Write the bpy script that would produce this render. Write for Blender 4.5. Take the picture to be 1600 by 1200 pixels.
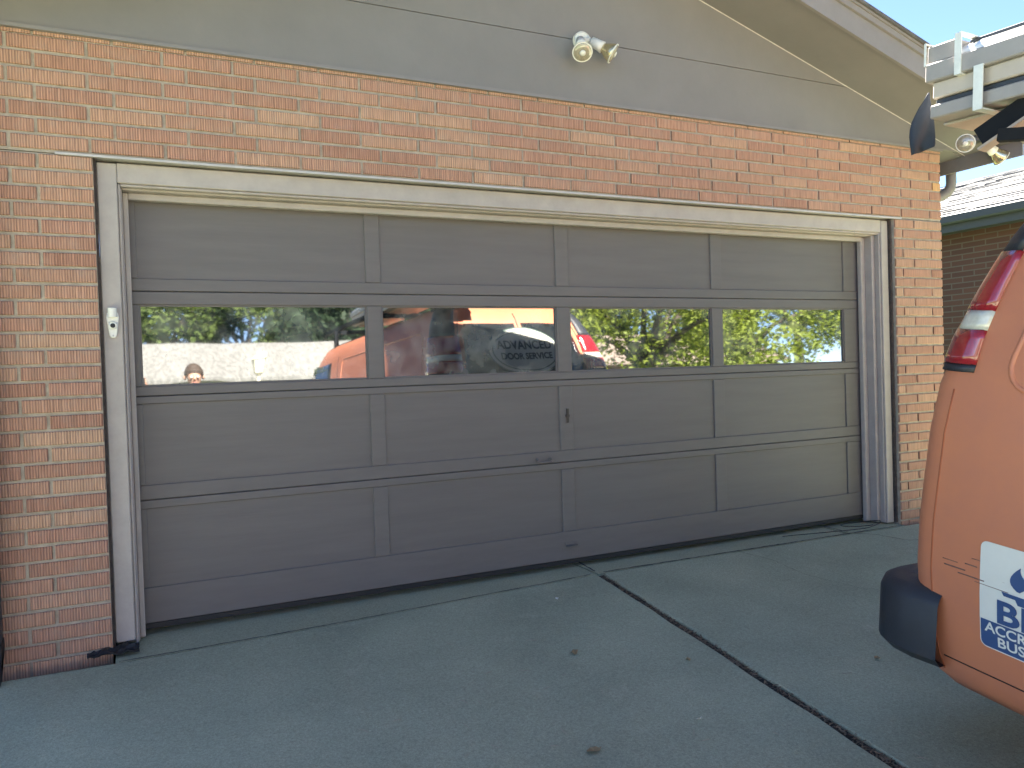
import bpy, bmesh, math, random
from mathutils import Vector, Matrix, noise
R = math.radians
random.seed(11)
for o in list(bpy.data.objects): bpy.data.objects.remove(o)
scene = bpy.context.scene
C = scene.collection

# ------------------------------------------------------------------ camera
F_PX, YAW, PIT, ROL = 1230.0, 0.444613, -0.018695, 0.032146
CAM = Vector((0.132907, -3.929571, 1.202299))
def ray(u, v, f=F_PX):
    """direction through photo pixel (u, v) of the 1600x1200 photograph, unit depth"""
    xr, zr = (u-800)/f, (600-v)/f
    c, s = math.cos(ROL), math.sin(ROL); x = c*xr+s*zr; z2 = -s*xr+c*zr
    c, s = math.cos(PIT), math.sin(PIT); y = c-s*z2; z = s+c*z2
    c, s = math.cos(YAW), math.sin(YAW)
    return Vector((c*x+s*y, -s*x+c*y, z))
def at_depth(u, v, d): return CAM+ray(u, v)*d
def at_y(u, v, Y):
    d = ray(u, v); return CAM+d*((Y-CAM.y)/d.y)
fwd = ray(800, 600); right = (ray(801, 600)-fwd).normalized(); up = (ray(800, 599)-fwd).normalized()
cam = bpy.data.cameras.new('camera'); cam.sensor_width = 36; cam.lens = F_PX/1600*36
cam.clip_start = 0.05; cam.clip_end = 600
cam_o = bpy.data.objects.new('camera', cam); C.objects.link(cam_o)
M = Matrix.Identity(4)
for i in range(3):
    M[i][0] = right[i]; M[i][1] = up[i]; M[i][2] = -fwd.normalized()[i]; M[i][3] = CAM[i]
cam_o.matrix_world = M
scene.camera = cam_o

# ------------------------------------------------------------------ light
SUN_EL, SUN_AZ = 47.0, 8.0          # the sun stands behind the garage (azimuth from +Y towards +X)
w = bpy.data.worlds.new('World'); scene.world = w; w.use_nodes = True
nt = w.node_tree; bg = nt.nodes['Background']
sky = nt.nodes.new('ShaderNodeTexSky'); sky.sky_type = 'NISHITA'; sky.sun_disc = False
sky.sun_elevation = R(SUN_EL); sky.sun_rotation = R(SUN_AZ); sky.air_density = 0.36; sky.dust_density = 0.0; sky.altitude = 1600
nt.links.new(sky.outputs[0], bg.inputs[0]); bg.inputs[1].default_value = 0.05
sl = bpy.data.lights.new('sun', 'SUN'); sl.energy = 5.0; sl.angle = R(0.53); sl.color = (1, .95, .87)
so = bpy.data.objects.new('sun', sl); C.objects.link(so)
sd = Vector((math.sin(R(SUN_AZ))*math.cos(R(SUN_EL)), math.cos(R(SUN_AZ))*math.cos(R(SUN_EL)), math.sin(R(SUN_EL))))
so.rotation_euler = sd.to_track_quat('Z', 'Y').to_euler(); so.location = sd*60
vs = scene.view_settings
vs.view_transform = 'Standard'; vs.look = 'None'; vs.exposure = 3.85; vs.gamma = 1


# ------------------------------------------------------------------ materials
MATS = {}
def mat(name, col, rough=.7, metal=0, spec=.5, noise_amt=0, noise_scale=8, bump=0, bump_scale=60, col2=None, coat=0, stretch=None, rnd=0, alpha=None):
    if name in MATS: return MATS[name]
    m = bpy.data.materials.new(name); m.use_nodes = True; MATS[name] = m
    n = m.node_tree; b = n.nodes['Principled BSDF']
    b.inputs['Base Color'].default_value = (*col, 1); b.inputs['Roughness'].default_value = rough
    b.inputs['Metallic'].default_value = metal; b.inputs['Specular IOR Level'].default_value = spec
    b.inputs['Coat Weight'].default_value = coat
    tc = n.nodes.new('ShaderNodeTexCoord'); src = tc.outputs['Object']
    if stretch:
        mp = n.nodes.new('ShaderNodeMapping'); mp.inputs['Scale'].default_value = stretch
        n.links.new(src, mp.inputs[0]); src = mp.outputs[0]
    last = None
    if noise_amt or col2:
        t = n.nodes.new('ShaderNodeTexNoise'); t.inputs['Scale'].default_value = noise_scale
        t.inputs['Detail'].default_value = 8; t.inputs['Roughness'].default_value = .65
        n.links.new(src, t.inputs['Vector'])
        rp = n.nodes.new('ShaderNodeMapRange'); rp.inputs[1].default_value = .3; rp.inputs[2].default_value = .7
        n.links.new(t.outputs[0], rp.inputs[0])
        mx = n.nodes.new('ShaderNodeMix'); mx.data_type = 'RGBA'
        c2 = col2 or tuple(x*(1-noise_amt) for x in col)
        mx.inputs[6].default_value = (*col, 1); mx.inputs[7].default_value = (*c2, 1)
        n.links.new(rp.outputs[0], mx.inputs[0]); last = mx.outputs[2]
    if rnd:
        oi = n.nodes.new('ShaderNodeObjectInfo'); mr = n.nodes.new('ShaderNodeMapRange')
        mr.inputs[3].default_value = 1-rnd; mr.inputs[4].default_value = 1+rnd
        n.links.new(oi.outputs['Random'], mr.inputs[0])
        hv = n.nodes.new('ShaderNodeHueSaturation'); n.links.new(mr.outputs[0], hv.inputs['Value'])
        if last: n.links.new(last, hv.inputs['Color'])
        else: hv.inputs['Color'].default_value = (*col, 1)
        last = hv.outputs[0]
    if last: n.links.new(last, b.inputs['Base Color'])
    if bump:
        t = n.nodes.new('ShaderNodeTexNoise'); t.inputs['Scale'].default_value = bump_scale; t.inputs['Detail'].default_value = 6
        n.links.new(src, t.inputs['Vector'])
        bp = n.nodes.new('ShaderNodeBump'); bp.inputs['Strength'].default_value = bump; bp.inputs['Distance'].default_value = .004
        n.links.new(t.outputs[0], bp.inputs['Height']); n.links.new(bp.outputs[0], b.inputs['Normal'])
    return m

def brick_material(name, tones):
    m = bpy.data.materials.new(name); m.use_nodes = True; n = m.node_tree; L = n.links.new
    b = n.nodes['Principled BSDF']; b.inputs['Roughness'].default_value = .88; b.inputs['Specular IOR Level'].default_value = .25
    tc = n.nodes.new('ShaderNodeTexCoord'); oi = n.nodes.new('ShaderNodeObjectInfo')
    rp = n.nodes.new('ShaderNodeValToRGB'); e = rp.color_ramp.elements
    e[0].color = (*tones[0], 1); e[1].color = (*tones[-1], 1); e[1].position = 1
    for i, t in enumerate(tones[1:-1]):
        k = e.new((i+1)/(len(tones)-1)); k.color = (*t, 1)
    L(oi.outputs['Random'], rp.inputs[0])
    # combed face: irregular vertical grooves
    off = n.nodes.new('ShaderNodeVectorMath'); off.operation = 'ADD'
    mul = n.nodes.new('ShaderNodeMath'); mul.operation = 'MULTIPLY'; mul.inputs[1].default_value = 37.0
    L(oi.outputs['Random'], mul.inputs[0]); cmb = n.nodes.new('ShaderNodeCombineXYZ')
    L(mul.outputs[0], cmb.inputs[0]); L(mul.outputs[0], cmb.inputs[2])
    L(tc.outputs['Object'], off.inputs[0]); L(cmb.outputs[0], off.inputs[1])
    mp = n.nodes.new('ShaderNodeMapping'); mp.inputs['Scale'].default_value = (1, .15, .06)
    L(off.outputs[0], mp.inputs[0])
    wv = n.nodes.new('ShaderNodeTexWave'); wv.wave_type = 'BANDS'; wv.bands_direction = 'X'; wv.inputs['Scale'].default_value = 29
    wv.inputs['Distortion'].default_value = 2.2; wv.inputs['Detail'].default_value = 2; wv.inputs['Detail Scale'].default_value = 2.5
    L(mp.outputs[0], wv.inputs['Vector'])
    ns = n.nodes.new('ShaderNodeTexNoise'); ns.inputs['Scale'].default_value = 120; ns.inputs['Detail'].default_value = 5
    L(mp.outputs[0], ns.inputs['Vector'])
    n2 = n.nodes.new('ShaderNodeTexNoise'); n2.inputs['Scale'].default_value = 14; n2.inputs['Detail'].default_value = 6
    L(off.outputs[0], n2.inputs['Vector'])
    mx = n.nodes.new('ShaderNodeMix'); mx.data_type = 'RGBA'; mx.blend_type = 'MULTIPLY'; mx.inputs[0].default_value = .8
    cr = n.nodes.new('ShaderNodeMapRange'); cr.inputs[1].default_value = .05; cr.inputs[2].default_value = .6; cr.inputs[3].default_value = .55; cr.inputs[4].default_value = 1.1
    L(wv.outputs[1], cr.inputs[0]); L(rp.outputs[0], mx.inputs[6]); L(cr.outputs[0], mx.inputs[7])
    mx2 = n.nodes.new('ShaderNodeMix'); mx2.data_type = 'RGBA'; mx2.blend_type = 'MULTIPLY'; mx2.inputs[0].default_value = .7
    cr2 = n.nodes.new('ShaderNodeMapRange'); cr2.inputs[1].default_value = .3; cr2.inputs[2].default_value = .7; cr2.inputs[3].default_value = .65; cr2.inputs[4].default_value = 1.25
    L(ns.outputs[0], cr2.inputs[0]); L(mx.outputs[2], mx2.inputs[6]); L(cr2.outputs[0], mx2.inputs[7])
    mx3 = n.nodes.new('ShaderNodeMix'); mx3.data_type = 'RGBA'; mx3.inputs[7].default_value = (.36, .29, .23, 1)
    cr3 = n.nodes.new('ShaderNodeMapRange'); cr3.inputs[1].default_value = .5; cr3.inputs[2].default_value = .8; cr3.inputs[4].default_value = .35
    L(n2.outputs[0], cr3.inputs[0]); L(cr3.outputs[0], mx3.inputs[0]); L(mx2.outputs[2], mx3.inputs[6])
    L(mx3.outputs[2], b.inputs['Base Color'])
    ad = n.nodes.new('ShaderNodeMath'); ad.operation = 'ADD'; L(wv.outputs[1], ad.inputs[0]); L(ns.outputs[0], ad.inputs[1])
    bp = n.nodes.new('ShaderNodeBump'); bp.inputs['Strength'].default_value = .7; bp.inputs['Distance'].default_value = .003
    L(ad.outputs[0], bp.inputs['Height']); L(bp.outputs[0], b.inputs['Normal'])
    return m

def concrete_material(name, c1, c2, c3):
    m = bpy.data.materials.new(name); m.use_nodes = True; n = m.node_tree; L = n.links.new
    b = n.nodes['Principled BSDF']; b.inputs['Roughness'].default_value = .85; b.inputs['Specular IOR Level'].default_value = .3
    geo = n.nodes.new('ShaderNodeNewGeometry')
    def nz(s, d=8, r=.6):
        t = n.nodes.new('ShaderNodeTexNoise'); t.inputs['Scale'].default_value = s; t.inputs['Detail'].default_value = d; t.inputs['Roughness'].default_value = r
        L(geo.outputs['Position'], t.inputs['Vector']); return t
    def mr(src, a, c, lo, hi):
        k = n.nodes.new('ShaderNodeMapRange'); k.inputs[1].default_value = a; k.inputs[2].default_value = c; k.inputs[3].default_value = lo; k.inputs[4].default_value = hi
        L(src, k.inputs[0]); return k.outputs[0]
    def mix(f, a, c, bt='MIX'):
        k = n.nodes.new('ShaderNodeMix'); k.data_type = 'RGBA'; k.blend_type = bt
        if isinstance(f, float): k.inputs[0].default_value = f
        else: L(f, k.inputs[0])
        for i, s in ((6, a), (7, c)):
            if isinstance(s, tuple): k.inputs[i].default_value = (*s, 1)
            else: L(s, k.inputs[i])
        return k.outputs[2]
    big = nz(1.5, 7, .68); mid = nz(6, 8, .7); fine = nz(240, 4, .7); grit = nz(90, 3, .6)
    c = mix(mr(big.outputs[0], .35, .68, 0, 1), c1, c2)
    c = mix(mr(mid.outputs[0], .52, .78, 0, .75), c, c3)
    c = mix(.75, c, mr(fine.outputs[0], .3, .7, .62, 1.38), 'MULTIPLY')
    c = mix(.6, c, mr(grit.outputs[0], .3, .7, .72, 1.25), 'MULTIPLY')
    vo = n.nodes.new('ShaderNodeTexVoronoi'); vo.inputs['Scale'].default_value = 130; L(geo.outputs['Position'], vo.inputs['Vector'])
    sp = mr(vo.outputs['Distance'], .05, .13, .55, 0)
    sc = nz(60, 2); sel = mr(sc.outputs[0], .5, .6, 0, 1)
    k = n.nodes.new('ShaderNodeMath'); k.operation = 'MULTIPLY'; L(sp, k.inputs[0]); L(sel, k.inputs[1])
    c = mix(k.outputs[0], c, tuple(x*.35 for x in c1))
    L(c, b.inputs['Base Color'])
    ad = n.nodes.new('ShaderNodeMath'); ad.operation = 'ADD'; L(fine.outputs[0], ad.inputs[0]); L(grit.outputs[0], ad.inputs[1])
    bp = n.nodes.new('ShaderNodeBump'); bp.inputs['Strength'].default_value = .5; bp.inputs['Distance'].default_value = .004
    L(ad.outputs[0], bp.inputs['Height']); L(bp.outputs[0], b.inputs['Normal'])
    return m

def glass_material(name, tint=(.015, .018, .017), refl=.9, rough=.03, dirt=.25):
    """old window glass over a dark room: sharp reflections, a film of dust"""
    m = bpy.data.materials.new(name); m.use_nodes = True; n = m.node_tree; L = n.links.new
    b = n.nodes['Principled BSDF']; b.inputs['Base Color'].default_value = (*tint, 1); b.inputs['Roughness'].default_value = rough
    b.inputs['IOR'].default_value = refl
    tc = n.nodes.new('ShaderNodeTexCoord')
    t = n.nodes.new('ShaderNodeTexNoise'); t.inputs['Scale'].default_value = 7; t.inputs['Detail'].default_value = 8; L(tc.outputs['Object'], t.inputs['Vector'])
    k = n.nodes.new('ShaderNodeMapRange'); k.inputs[1].default_value = .4; k.inputs[2].default_value = .75; k.inputs[4].default_value = dirt
    L(t.outputs[0], k.inputs[0])
    mx = n.nodes.new('ShaderNodeMix'); mx.data_type = 'RGBA'; mx.inputs[6].default_value = (*tint, 1); mx.inputs[7].default_value = (.3, .3, .26, 1)
    L(k.outputs[0], mx.inputs[0]); L(mx.outputs[2], b.inputs['Base Color'])
    t2 = n.nodes.new('ShaderNodeTexNoise'); t2.inputs['Scale'].default_value = 3.2; t2.inputs['Detail'].default_value = 1; L(tc.outputs['Object'], t2.inputs['Vector'])
    bp = n.nodes.new('ShaderNodeBump'); bp.inputs['Strength'].default_value = .06; bp.inputs['Distance'].default_value = .01
    L(t2.outputs[0], bp.inputs['Height']); L(bp.outputs[0], b.inputs['Normal'])
    return m

BRICK = brick_material('combed_brick', [(.40, .215, .145), (.47, .265, .175), (.43, .23, .16), (.50, .305, .20), (.41, .22, .15), (.48, .28, .19), (.385, .20, .135)])
BRICK_TAN = brick_material('tan_brick', [(.62, .36, .16), (.66, .38, .17)])
MORTAR = mat('mortar', (.45, .385, .30), .95, spec=.2, noise_amt=.35, noise_scale=25, bump=.6, bump_scale=150)
GREY = mat('gable_paint', (.195, .183, .174), .72, noise_amt=.12, noise_scale=3, bump=.12, bump_scale=40, stretch=(1, 1, 1))
FASCIA = mat('fascia_paint', (.22, .204, .194), .6, noise_amt=.15, noise_scale=6, bump=.15, bump_scale=50)
TRIM = mat('trim_paint', (.42, .37, .325), .6, noise_amt=.18, noise_scale=10, bump=.2, bump_scale=45)
DOOR = mat('door_paint', (.140, .124, .113), .55, noise_amt=.14, noise_scale=4, bump=.12, bump_scale=14, stretch=(1, 1, 6))
DOORP = mat('door_panel_paint', (.138, .122, .111), .55, noise_amt=.15, noise_scale=3, bump=.16, bump_scale=16, stretch=(.6, 1, 7))
STEEL = mat('lintel_steel', (.5, .47, .44), .5, noise_amt=.2, noise_scale=14)
BLACK = mat('black_rubber', (.012, .012, .013), .6, noise_amt=.3, noise_scale=20)
SHINGLE = mat('roof_shingle', (.13, .125, .12), .9, noise_amt=.5, noise_scale=14, bump=.8, bump_scale=40)
CAULK = mat('old_caulk', (.6, .56, .5), .7, noise_amt=.3, noise_scale=40)
WHITEP = mat('white_plastic', (.74, .72, .64), .45, noise_amt=.08, noise_scale=30)
LENS = mat('lamp_lens', (.40, .36, .25), .1, spec=.8, noise_amt=.4, noise_scale=60, coat=1)
REFLECTOR = mat('lamp_reflector', (.75, .66, .42), .2, metal=.8, noise_amt=.3, noise_scale=40)
BROWN = mat('downspout_brown', (.035, .038, .045), .4, noise_amt=.25, noise_scale=12)
CONC = concrete_material('driveway_concrete', (.41, .42, .28), (.29, .305, .205), (.48, .47, .315))
CONC2 = concrete_material('apron_concrete', (.42, .415, .27), (.34, .34, .22), (.47, .46, .30))
DIRT = mat('joint_dirt', (.06, .05, .04), 1, noise_amt=.5, noise_scale=60, bump=.8, bump_scale=120)
GLASS = glass_material('garage_glass', refl=3.0, rough=.022, dirt=.65)

# ------------------------------------------------------------------ mesh helpers
class MB:
    def __init__(s): s.v = []; s.f = []
    def add(s, vs, fs):
        k = len(s.v); s.v += [tuple(v) for v in vs]; s.f += [tuple(i+k for i in f) for f in fs]; return s
    def box(s, x0, x1, y0, y1, z0, z1):
        return s.add([(x0, y0, z0), (x1, y0, z0), (x1, y1, z0), (x0, y1, z0), (x0, y0, z1), (x1, y0, z1), (x1, y1, z1), (x0, y1, z1)],
              [(0, 3, 2, 1), (4, 5, 6, 7), (0, 1, 5, 4), (1, 2, 6, 5), (2, 3, 7, 6), (3, 0, 4, 7)])
    def prism(s, pts, axis, a, b):
        """pts: 2-D outline; extruded along axis from a to b"""
        n = len(pts)
        def P(p, t): return {'x': (t, p[0], p[1]), 'y': (p[0], t, p[1]), 'z': (p[0], p[1], t)}[axis]
        return s.add([P(p, a) for p in pts]+[P(p, b) for p in pts],
              [tuple(range(n-1, -1, -1)), tuple(range(n, 2*n))]+[(i, (i+1) % n, n+(i+1) % n, n+i) for i in range(n)])
    def tube(s, path, rad, seg=10, cap=True):
        path = [Vector(p) for p in path]; rr = rad if isinstance(rad, (list, tuple)) else [rad]*len(path)
        prev = None; rings = []
        for i, p in enumerate(path):
            t = (path[min(i+1, len(path)-1)]-path[max(i-1, 0)]).normalized()
            if prev is None: a = t.orthogonal().normalized()
            else: a = (prev-t*prev.dot(t)).normalized()
            prev = a; b = t.cross(a)
            rings.append([p+(a*math.cos(2*math.pi*k/seg)+b*math.sin(2*math.pi*k/seg))*rr[i] for k in range(seg)])
        vs = [q for r in rings for q in r]; fs = []
        for i in range(len(path)-1):
            for k in range(seg): fs.append((i*seg+k, i*seg+(k+1) % seg, (i+1)*seg+(k+1) % seg, (i+1)*seg+k))
        if cap: fs += [tuple(range(seg-1, -1, -1)), tuple(range(len(vs)-seg, len(vs)))]
        return s.add(vs, fs)
    def bar(s, p0, p1, wd, ht, upv=(0, 0, 1)):
        p0, p1, u = Vector(p0), Vector(p1), Vector(upv); t = (p1-p0).normalized(); sd_ = t.cross(u).normalized(); u = sd_.cross(t)
        c = [(-1, -1), (1, -1), (1, 1), (-1, 1)]
        vs = [p+sd_*(a*wd/2)+u*(b*ht/2) for p in (p0, p1) for a, b in c]
        return s.add(vs, [(3, 2, 1, 0), (4, 5, 6, 7)]+[(i, (i+1) % 4, 4+(i+1) % 4, 4+i) for i in range(4)])
    def grid(s, rows):
        n = len(rows[0]); vs = [q for r in rows for q in r]
        return s.add(vs, [(i*n+k, i*n+k+1, (i+1)*n+k+1, (i+1)*n+k) for i in range(len(rows)-1) for k in range(n-1)])
    def build(s, name, m, parent=None, smooth=False, bevel=0, loc=None, fix=True):
        me = bpy.data.meshes.new(name); me.from_pydata(s.v, [], s.f); me.update()
        if fix or bevel:
            bm = bmesh.new(); bm.from_mesh(me)
            if fix: bmesh.ops.recalc_face_normals(bm, faces=bm.faces)
            if bevel:
                es = [e for e in bm.edges if len(e.link_faces) == 2 and e.calc_face_angle() > .5]
                bmesh.ops.bevel(bm, geom=es, offset=bevel, segments=1, affect='EDGES', clamp_overlap=True)
            bm.to_mesh(me); bm.free()
        if smooth:
            for p in me.polygons: p.use_smooth = True
        me.materials.append(m)
        return link(name, me, parent, loc)
def link(name, me, parent=None, loc=None):
    o = bpy.data.objects.new(name, me); C.objects.link(o)
    if parent: o.parent = parent
    if loc is not None: o.location = loc
    return o
def empty(name, loc=(0, 0, 0), rot=(0, 0, 0)):
    o = bpy.data.objects.new(name, None); C.objects.link(o); o.location = loc; o.rotation_euler = rot; o.empty_display_size = .1; return o
def tag(o, label=None, cat=None, group=None, kind=None):
    for k, v in (('label', label), ('category', cat), ('group', group), ('kind', kind)):
        if v: o[k] = v
    return o
def copy_tree(o, parent=None):
    c = o.copy(); C.objects.link(c); c.parent = parent
    for ch in list(o.children): copy_tree(ch, c)
    return c
def box(name, x0, x1, y0, y1, z0, z1, m, parent=None, bevel=0): return MB().box(x0, x1, y0, y1, z0, z1).build(name, m, parent, bevel=bevel)

# ------------------------------------------------------------------ ground
SL = .08                                        # the driveway climbs towards the garage
def gz(x, y):
    if y > -.1: return 0.0
    return max(SL*y, -1.15)
GRASS = mat('lawn_grass', (.075, .11, .03), .95, noise_amt=.5, noise_scale=1.2, bump=1, bump_scale=30)
ASPH = mat('street_asphalt', (.06, .06, .058), .9, noise_amt=.3, noise_scale=3, bump=.5, bump_scale=60)
ys = [-260, -120, -60, -40, -30, -26, -22, -18, -14.4, -12, -9, -6, -4, -2, -1, -.2, .2, 1, 4, 10, 20, 60, 200]
xs = [-200, -80, -30, -12, -6, -3, 0, 3, 6, 12, 30, 80, 200]
g = MB().grid([[(x, y, gz(x, y)-.075) for x in xs] for y in ys]).build('ground', GRASS, smooth=True); tag(g, kind='structure')
st = MB().grid([[(x, y, gz(0, y)-.07+.01) for x in (-150, 150)] for y in (-24.5, -16.5)]).build('street', ASPH); tag(st, kind='structure')

drive = empty('driveway'); tag(drive, kind='structure')
def slab(name, outline, m, top, thick=.1, bev=.006, parent=drive):
    """outline: xy polygon; top(x, y) gives the surface"""
    n = len(outline); b = MB()
    b.add([(x, y, top(x, y)) for x, y in outline]+[(x, y, top(x, y)-thick) for x, y in outline],
          [tuple(range(n)), tuple(range(2*n-1, n-1, -1))]+[(i, n+i, n+(i+1) % n, (i+1) % n) for i in range(n)])
    return b.build(name, m, parent, bevel=bev)
def jx(y): return 2.53+.062*y                    # the control joint that runs down the drive
topd = lambda x, y: SL*y-.004
random.seed(5)
def wob(): return random.uniform(-.006, .006)
def edge_pts(y0, y1, n, dx): return [(jx(y0+(y1-y0)*i/n)+dx+wob(), y0+(y1-y0)*i/n) for i in range(n+1)]
lft = [(-.7, -.10), (.067, -.124), (.6, -.112), (1.08, -.096), (1.8, -.05)]
slab('slab', [(-3.2, -7.6), (jx(-7.6)-.022, -7.6)]+edge_pts(-7, -.012, 36, -.022)+[(x, y+wob()*.4) for x, y in reversed(lft)]+[(-3.2, -.1)], CONC, topd)
rgt = [(2.57, -.004), (3.2, -.012), (3.9, -.028), (4.55, -.036), (5.1, -.05), (5.7, -.05), (8, -.05)]
slab('slab', [(jx(-7.6)+.022, -7.6)]+[(8, -7.6)]+[(x, y+wob()*.4) for x, y in reversed(rgt)]+list(reversed(edge_pts(-7, -.02, 36, .022))), CONC, topd)
slab('slab', [(-3.2, -16.4), (8, -16.4), (8, -14.4), (8, -7.63), (-3.2, -7.63), (-3.2, -14.4)], CONC, lambda x, y: max(SL*y, -1.15)-.004)
topa = lambda x, y: SL*y-.009 if y < 0 else -.009+.01*min(y, .3)
slab('apron_slab', [(.005, -.108), (.6, -.10), (1.08, -.086), (1.8, -.04), (2.515, -.001), (2.515, .6), (.005, .6)], CONC2, topa, bev=.0015)
slab('apron_slab', [(2.527, .006), (3.2, -.002), (3.9, -.016), (4.53, -.024), (4.545, .18), (4.56, .6), (2.527, .6)], CONC2, topa, bev=.0015)
slab('apron_slab', [(4.56, -.022), (5.085, -.032), (5.085, .6), (4.575, .6), (4.57, .2)], CONC2, topa, bev=.0015)
slab('garage_floor', [(.02, .602), (5.05, .602), (5.05, 6.9), (.02, 6.9)], CONC2, lambda x, y: .004)
jd = MB().grid([[(jx(y)-.035, y, topd(0, y)-.012), (jx(y), y, topd(0, y)-.014+.004*math.sin(y*31)), (jx(y)+.035, y, topd(0, y)-.012)] for y in [-.01-.1*i for i in range(76)]])
jd.build('joint_soil', DIRT, drive)
# litter in the control joint: chips, needles and crumbs nobody could count
random.seed(8); lit = MB()
for i in range(1700):
    y = -.05-random.random()**1.1*3.6; x = jx(y)+random.gauss(0, .013); z = topd(x, y)-.009+random.random()*.008
    a = random.uniform(0, 6.28); l = random.uniform(.003, .012); wd = random.uniform(.0015, .004)
    d = Vector((math.cos(a), math.sin(a), random.uniform(-.35, .35)))*l; s_ = Vector((-math.sin(a), math.cos(a), random.uniform(-.6, .6)))*wd; c_ = Vector((x, y, z))
    lit.add([c_-d-s_, c_+d-s_*.4, c_+d+s_, c_-d+s_*.7], [(0, 1, 2, 3)])
lo = lit.build('joint_litter', mat('dry_litter', (.30, .22, .14), .9, noise_amt=.75, noise_scale=40), fix=False)
tag(lo, 'brown leaf crumbs and needles filling the driveway joint', 'litter', kind='stuff')
# hairline cracks: narrow sunk-looking ribbons of dirt that follow their own wandering line
CRACK = mat('crack_dirt', (.045, .042, .036), 1)
def crack(pts, wd, top, seed, taper=.7, jit=.006, name='crack'):
    random.seed(seed); line = []
    for (a, b) in zip(pts[:-1], pts[1:]):
        a, b = Vector(a), Vector(b); n = max(2, int((b-a).length/.03))
        line += [a.lerp(b, i/n)+Vector((random.uniform(-1, 1), random.uniform(-1, 1)))*jit for i in range(n)]
    rows = []
    for i, p in enumerate(line):
        t = (line[min(i+1, len(line)-1)]-line[max(0, i-1)]).normalized(); nn = Vector((-t.y, t.x)); k = wd*random.uniform(.35, 1)*(1-taper*i/len(line))
        rows.append([(*(p+nn*k), top(*p)+.003), (*(p-nn*k), top(*p)+.003)])
    MB().grid(rows).build(name, CRACK, drive)
crack([(.02, -.116), (.6, -.106), (1.08, -.091), (1.8, -.045), (2.5, -.006)], .0055, topd, 11, 0, .0025, 'joint_line')
crack([(2.52, .30), (2.522, .0)], .007, topd, 13, 0, .002, 'joint_line')
crack([(2.56, .001), (3.2, -.007), (3.9, -.022), (4.55, -.031), (5.09, -.042)], .0095, topd, 12, 0, .003, 'joint_line')
crack([(4.56, .22), (4.553, -.03)], .007, lambda x, y: topa(x, y)+.004, 14, 0, .002, 'joint_line')
crack([(3.55, -.02), (3.62, -.25), (3.60, -.55), (3.72, -.9)], .0022, topd, 1)
crack([(4.57, -.04), (4.68, -.14), (4.74, -.30), (4.86, -.36)], .007, topd, 2)
crack([(3.2, -1.55), (3.35, -1.42), (3.5, -1.4)], .002, topd, 3)

# ------------------------------------------------------------------ the garage building
W, H = 5.09, 2.20
XL, XR, ZT = -.625, 5.606, 2.722
CO = .0705; BL = .3048
house = empty('brick_garage'); tag(house, 'brown brick garage with grey gable and wide panelled door', 'garage')
wall = MB()
wall.box(XL+.008, .0-.006, .010, .24, -.3, H); wall.box(W+.006, XR-.008, .010, .24, -.3, H); wall.box(XL+.008, XR-.008, .010, .24, H+.004, ZT)
wall.box(XR-.24, XR-.008, .24, 7, -.3, ZT); wall.box(XL+.008, XL+.24, .24, 7, -.3, ZT); wall.box(XL+.24, XR-.24, 6.8, 7, -.3, ZT)
wall_o = wall.build('brick_wall', MORTAR, house)
cache = {}
def brick_mesh(L_, m, h=.0565, dep=.075):
    key = (round(L_, 3), m.name, round(h, 3))
    if key in cache: return cache[key]
    b = MB(); x, z, c = L_/2, h/2, .0035
    b.add([(-x, c, -z), (x, c, -z), (x, c, z), (-x, c, z), (-x+c, 0, -z+c), (x-c, 0, -z+c), (x-c, 0, z-c), (-x+c, 0, z-c), (-x, dep, -z), (x, dep, -z), (x, dep, z), (-x, dep, z)],
          [(4, 5, 6, 7), (0, 1, 5, 4), (1, 2, 6, 5), (2, 3, 7, 6), (3, 0, 4, 7), (8, 9, 1, 0), (9, 10, 2, 1), (10, 11, 3, 2), (11, 8, 0, 3)])
    me = bpy.data.meshes.new('brick'); me.from_pydata(b.v, [], b.f); me.update(); me.materials.append(m); cache[key] = me; return me
random.seed(21)
NB = 0
def lay(x0, x1, z, m=BRICK, h=.0565):
    global NB
    j = .0070
    o = link('brick', brick_mesh(x1-x0-2*j, m, h), wall_o, ((x0+x1)/2+random.uniform(-.0012, .0012), random.uniform(-.0016, .0016), z+random.uniform(-.001, .001)))
    o.rotation_euler = (random.uniform(-.006, .006), random.uniform(-.003, .003), random.uniform(-.005, .005)); NB += 1
    return o
def course(x0, x1, z, par, m=BRICK, h=.0565, skip=0):
    off = -.015 if par else .0866
    js = [off+BL*k for k in range(-6, 24)]
    cut = [x0]+[j for j in js if x0+.055 < j < x1-.055]+[x1]
    return [(a, b, z) for a, b in zip(cut[:-1], cut[1:])]
extra = MB()
for r in range(7):                                        # above the steel lintel
    z = H+.010+CO*(r+.5)
    for a, b, z in course(XL, XR, z, r % 2 == 0):
        tan = (r == 3 and b > XR-.001)
        if tan:
            lay(a, XR-.10, z); lay(XR-.10, XR, z, BRICK_TAN)
        else: lay(a, b, z)
for a, b, z in course(XL, XR, H+.010+CO*7+.010, False): extra.box(a+.006, b-.006, .001, .08, z-.010, z+.004)
for r in range(32):                                       # piers
    z = H-CO*(r+.5)
    for a, b, z in course(XL, -.001, z, r % 2 == 1):
        if b < -.5 or z < -.02: extra.box(a+.006, b-.006, .001, .08, z-.029, z+.029)
        else: lay(a, b, z)
    if r % 2 == 0: cuts = [W+.001, W+.205, XR]
    else: cuts = [W+.001, W+.085, W+.39, XR]
    for a, b in zip(cuts[:-1], cuts[1:]):
        if z < -.02: extra.box(a+.006, b-.006, .001, .08, z-.029, z+.029)
        else: lay(a, b, z)
eo = extra.build('cut_bricks', BRICK, wall_o); eo['kind'] = 'stuff'
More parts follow.
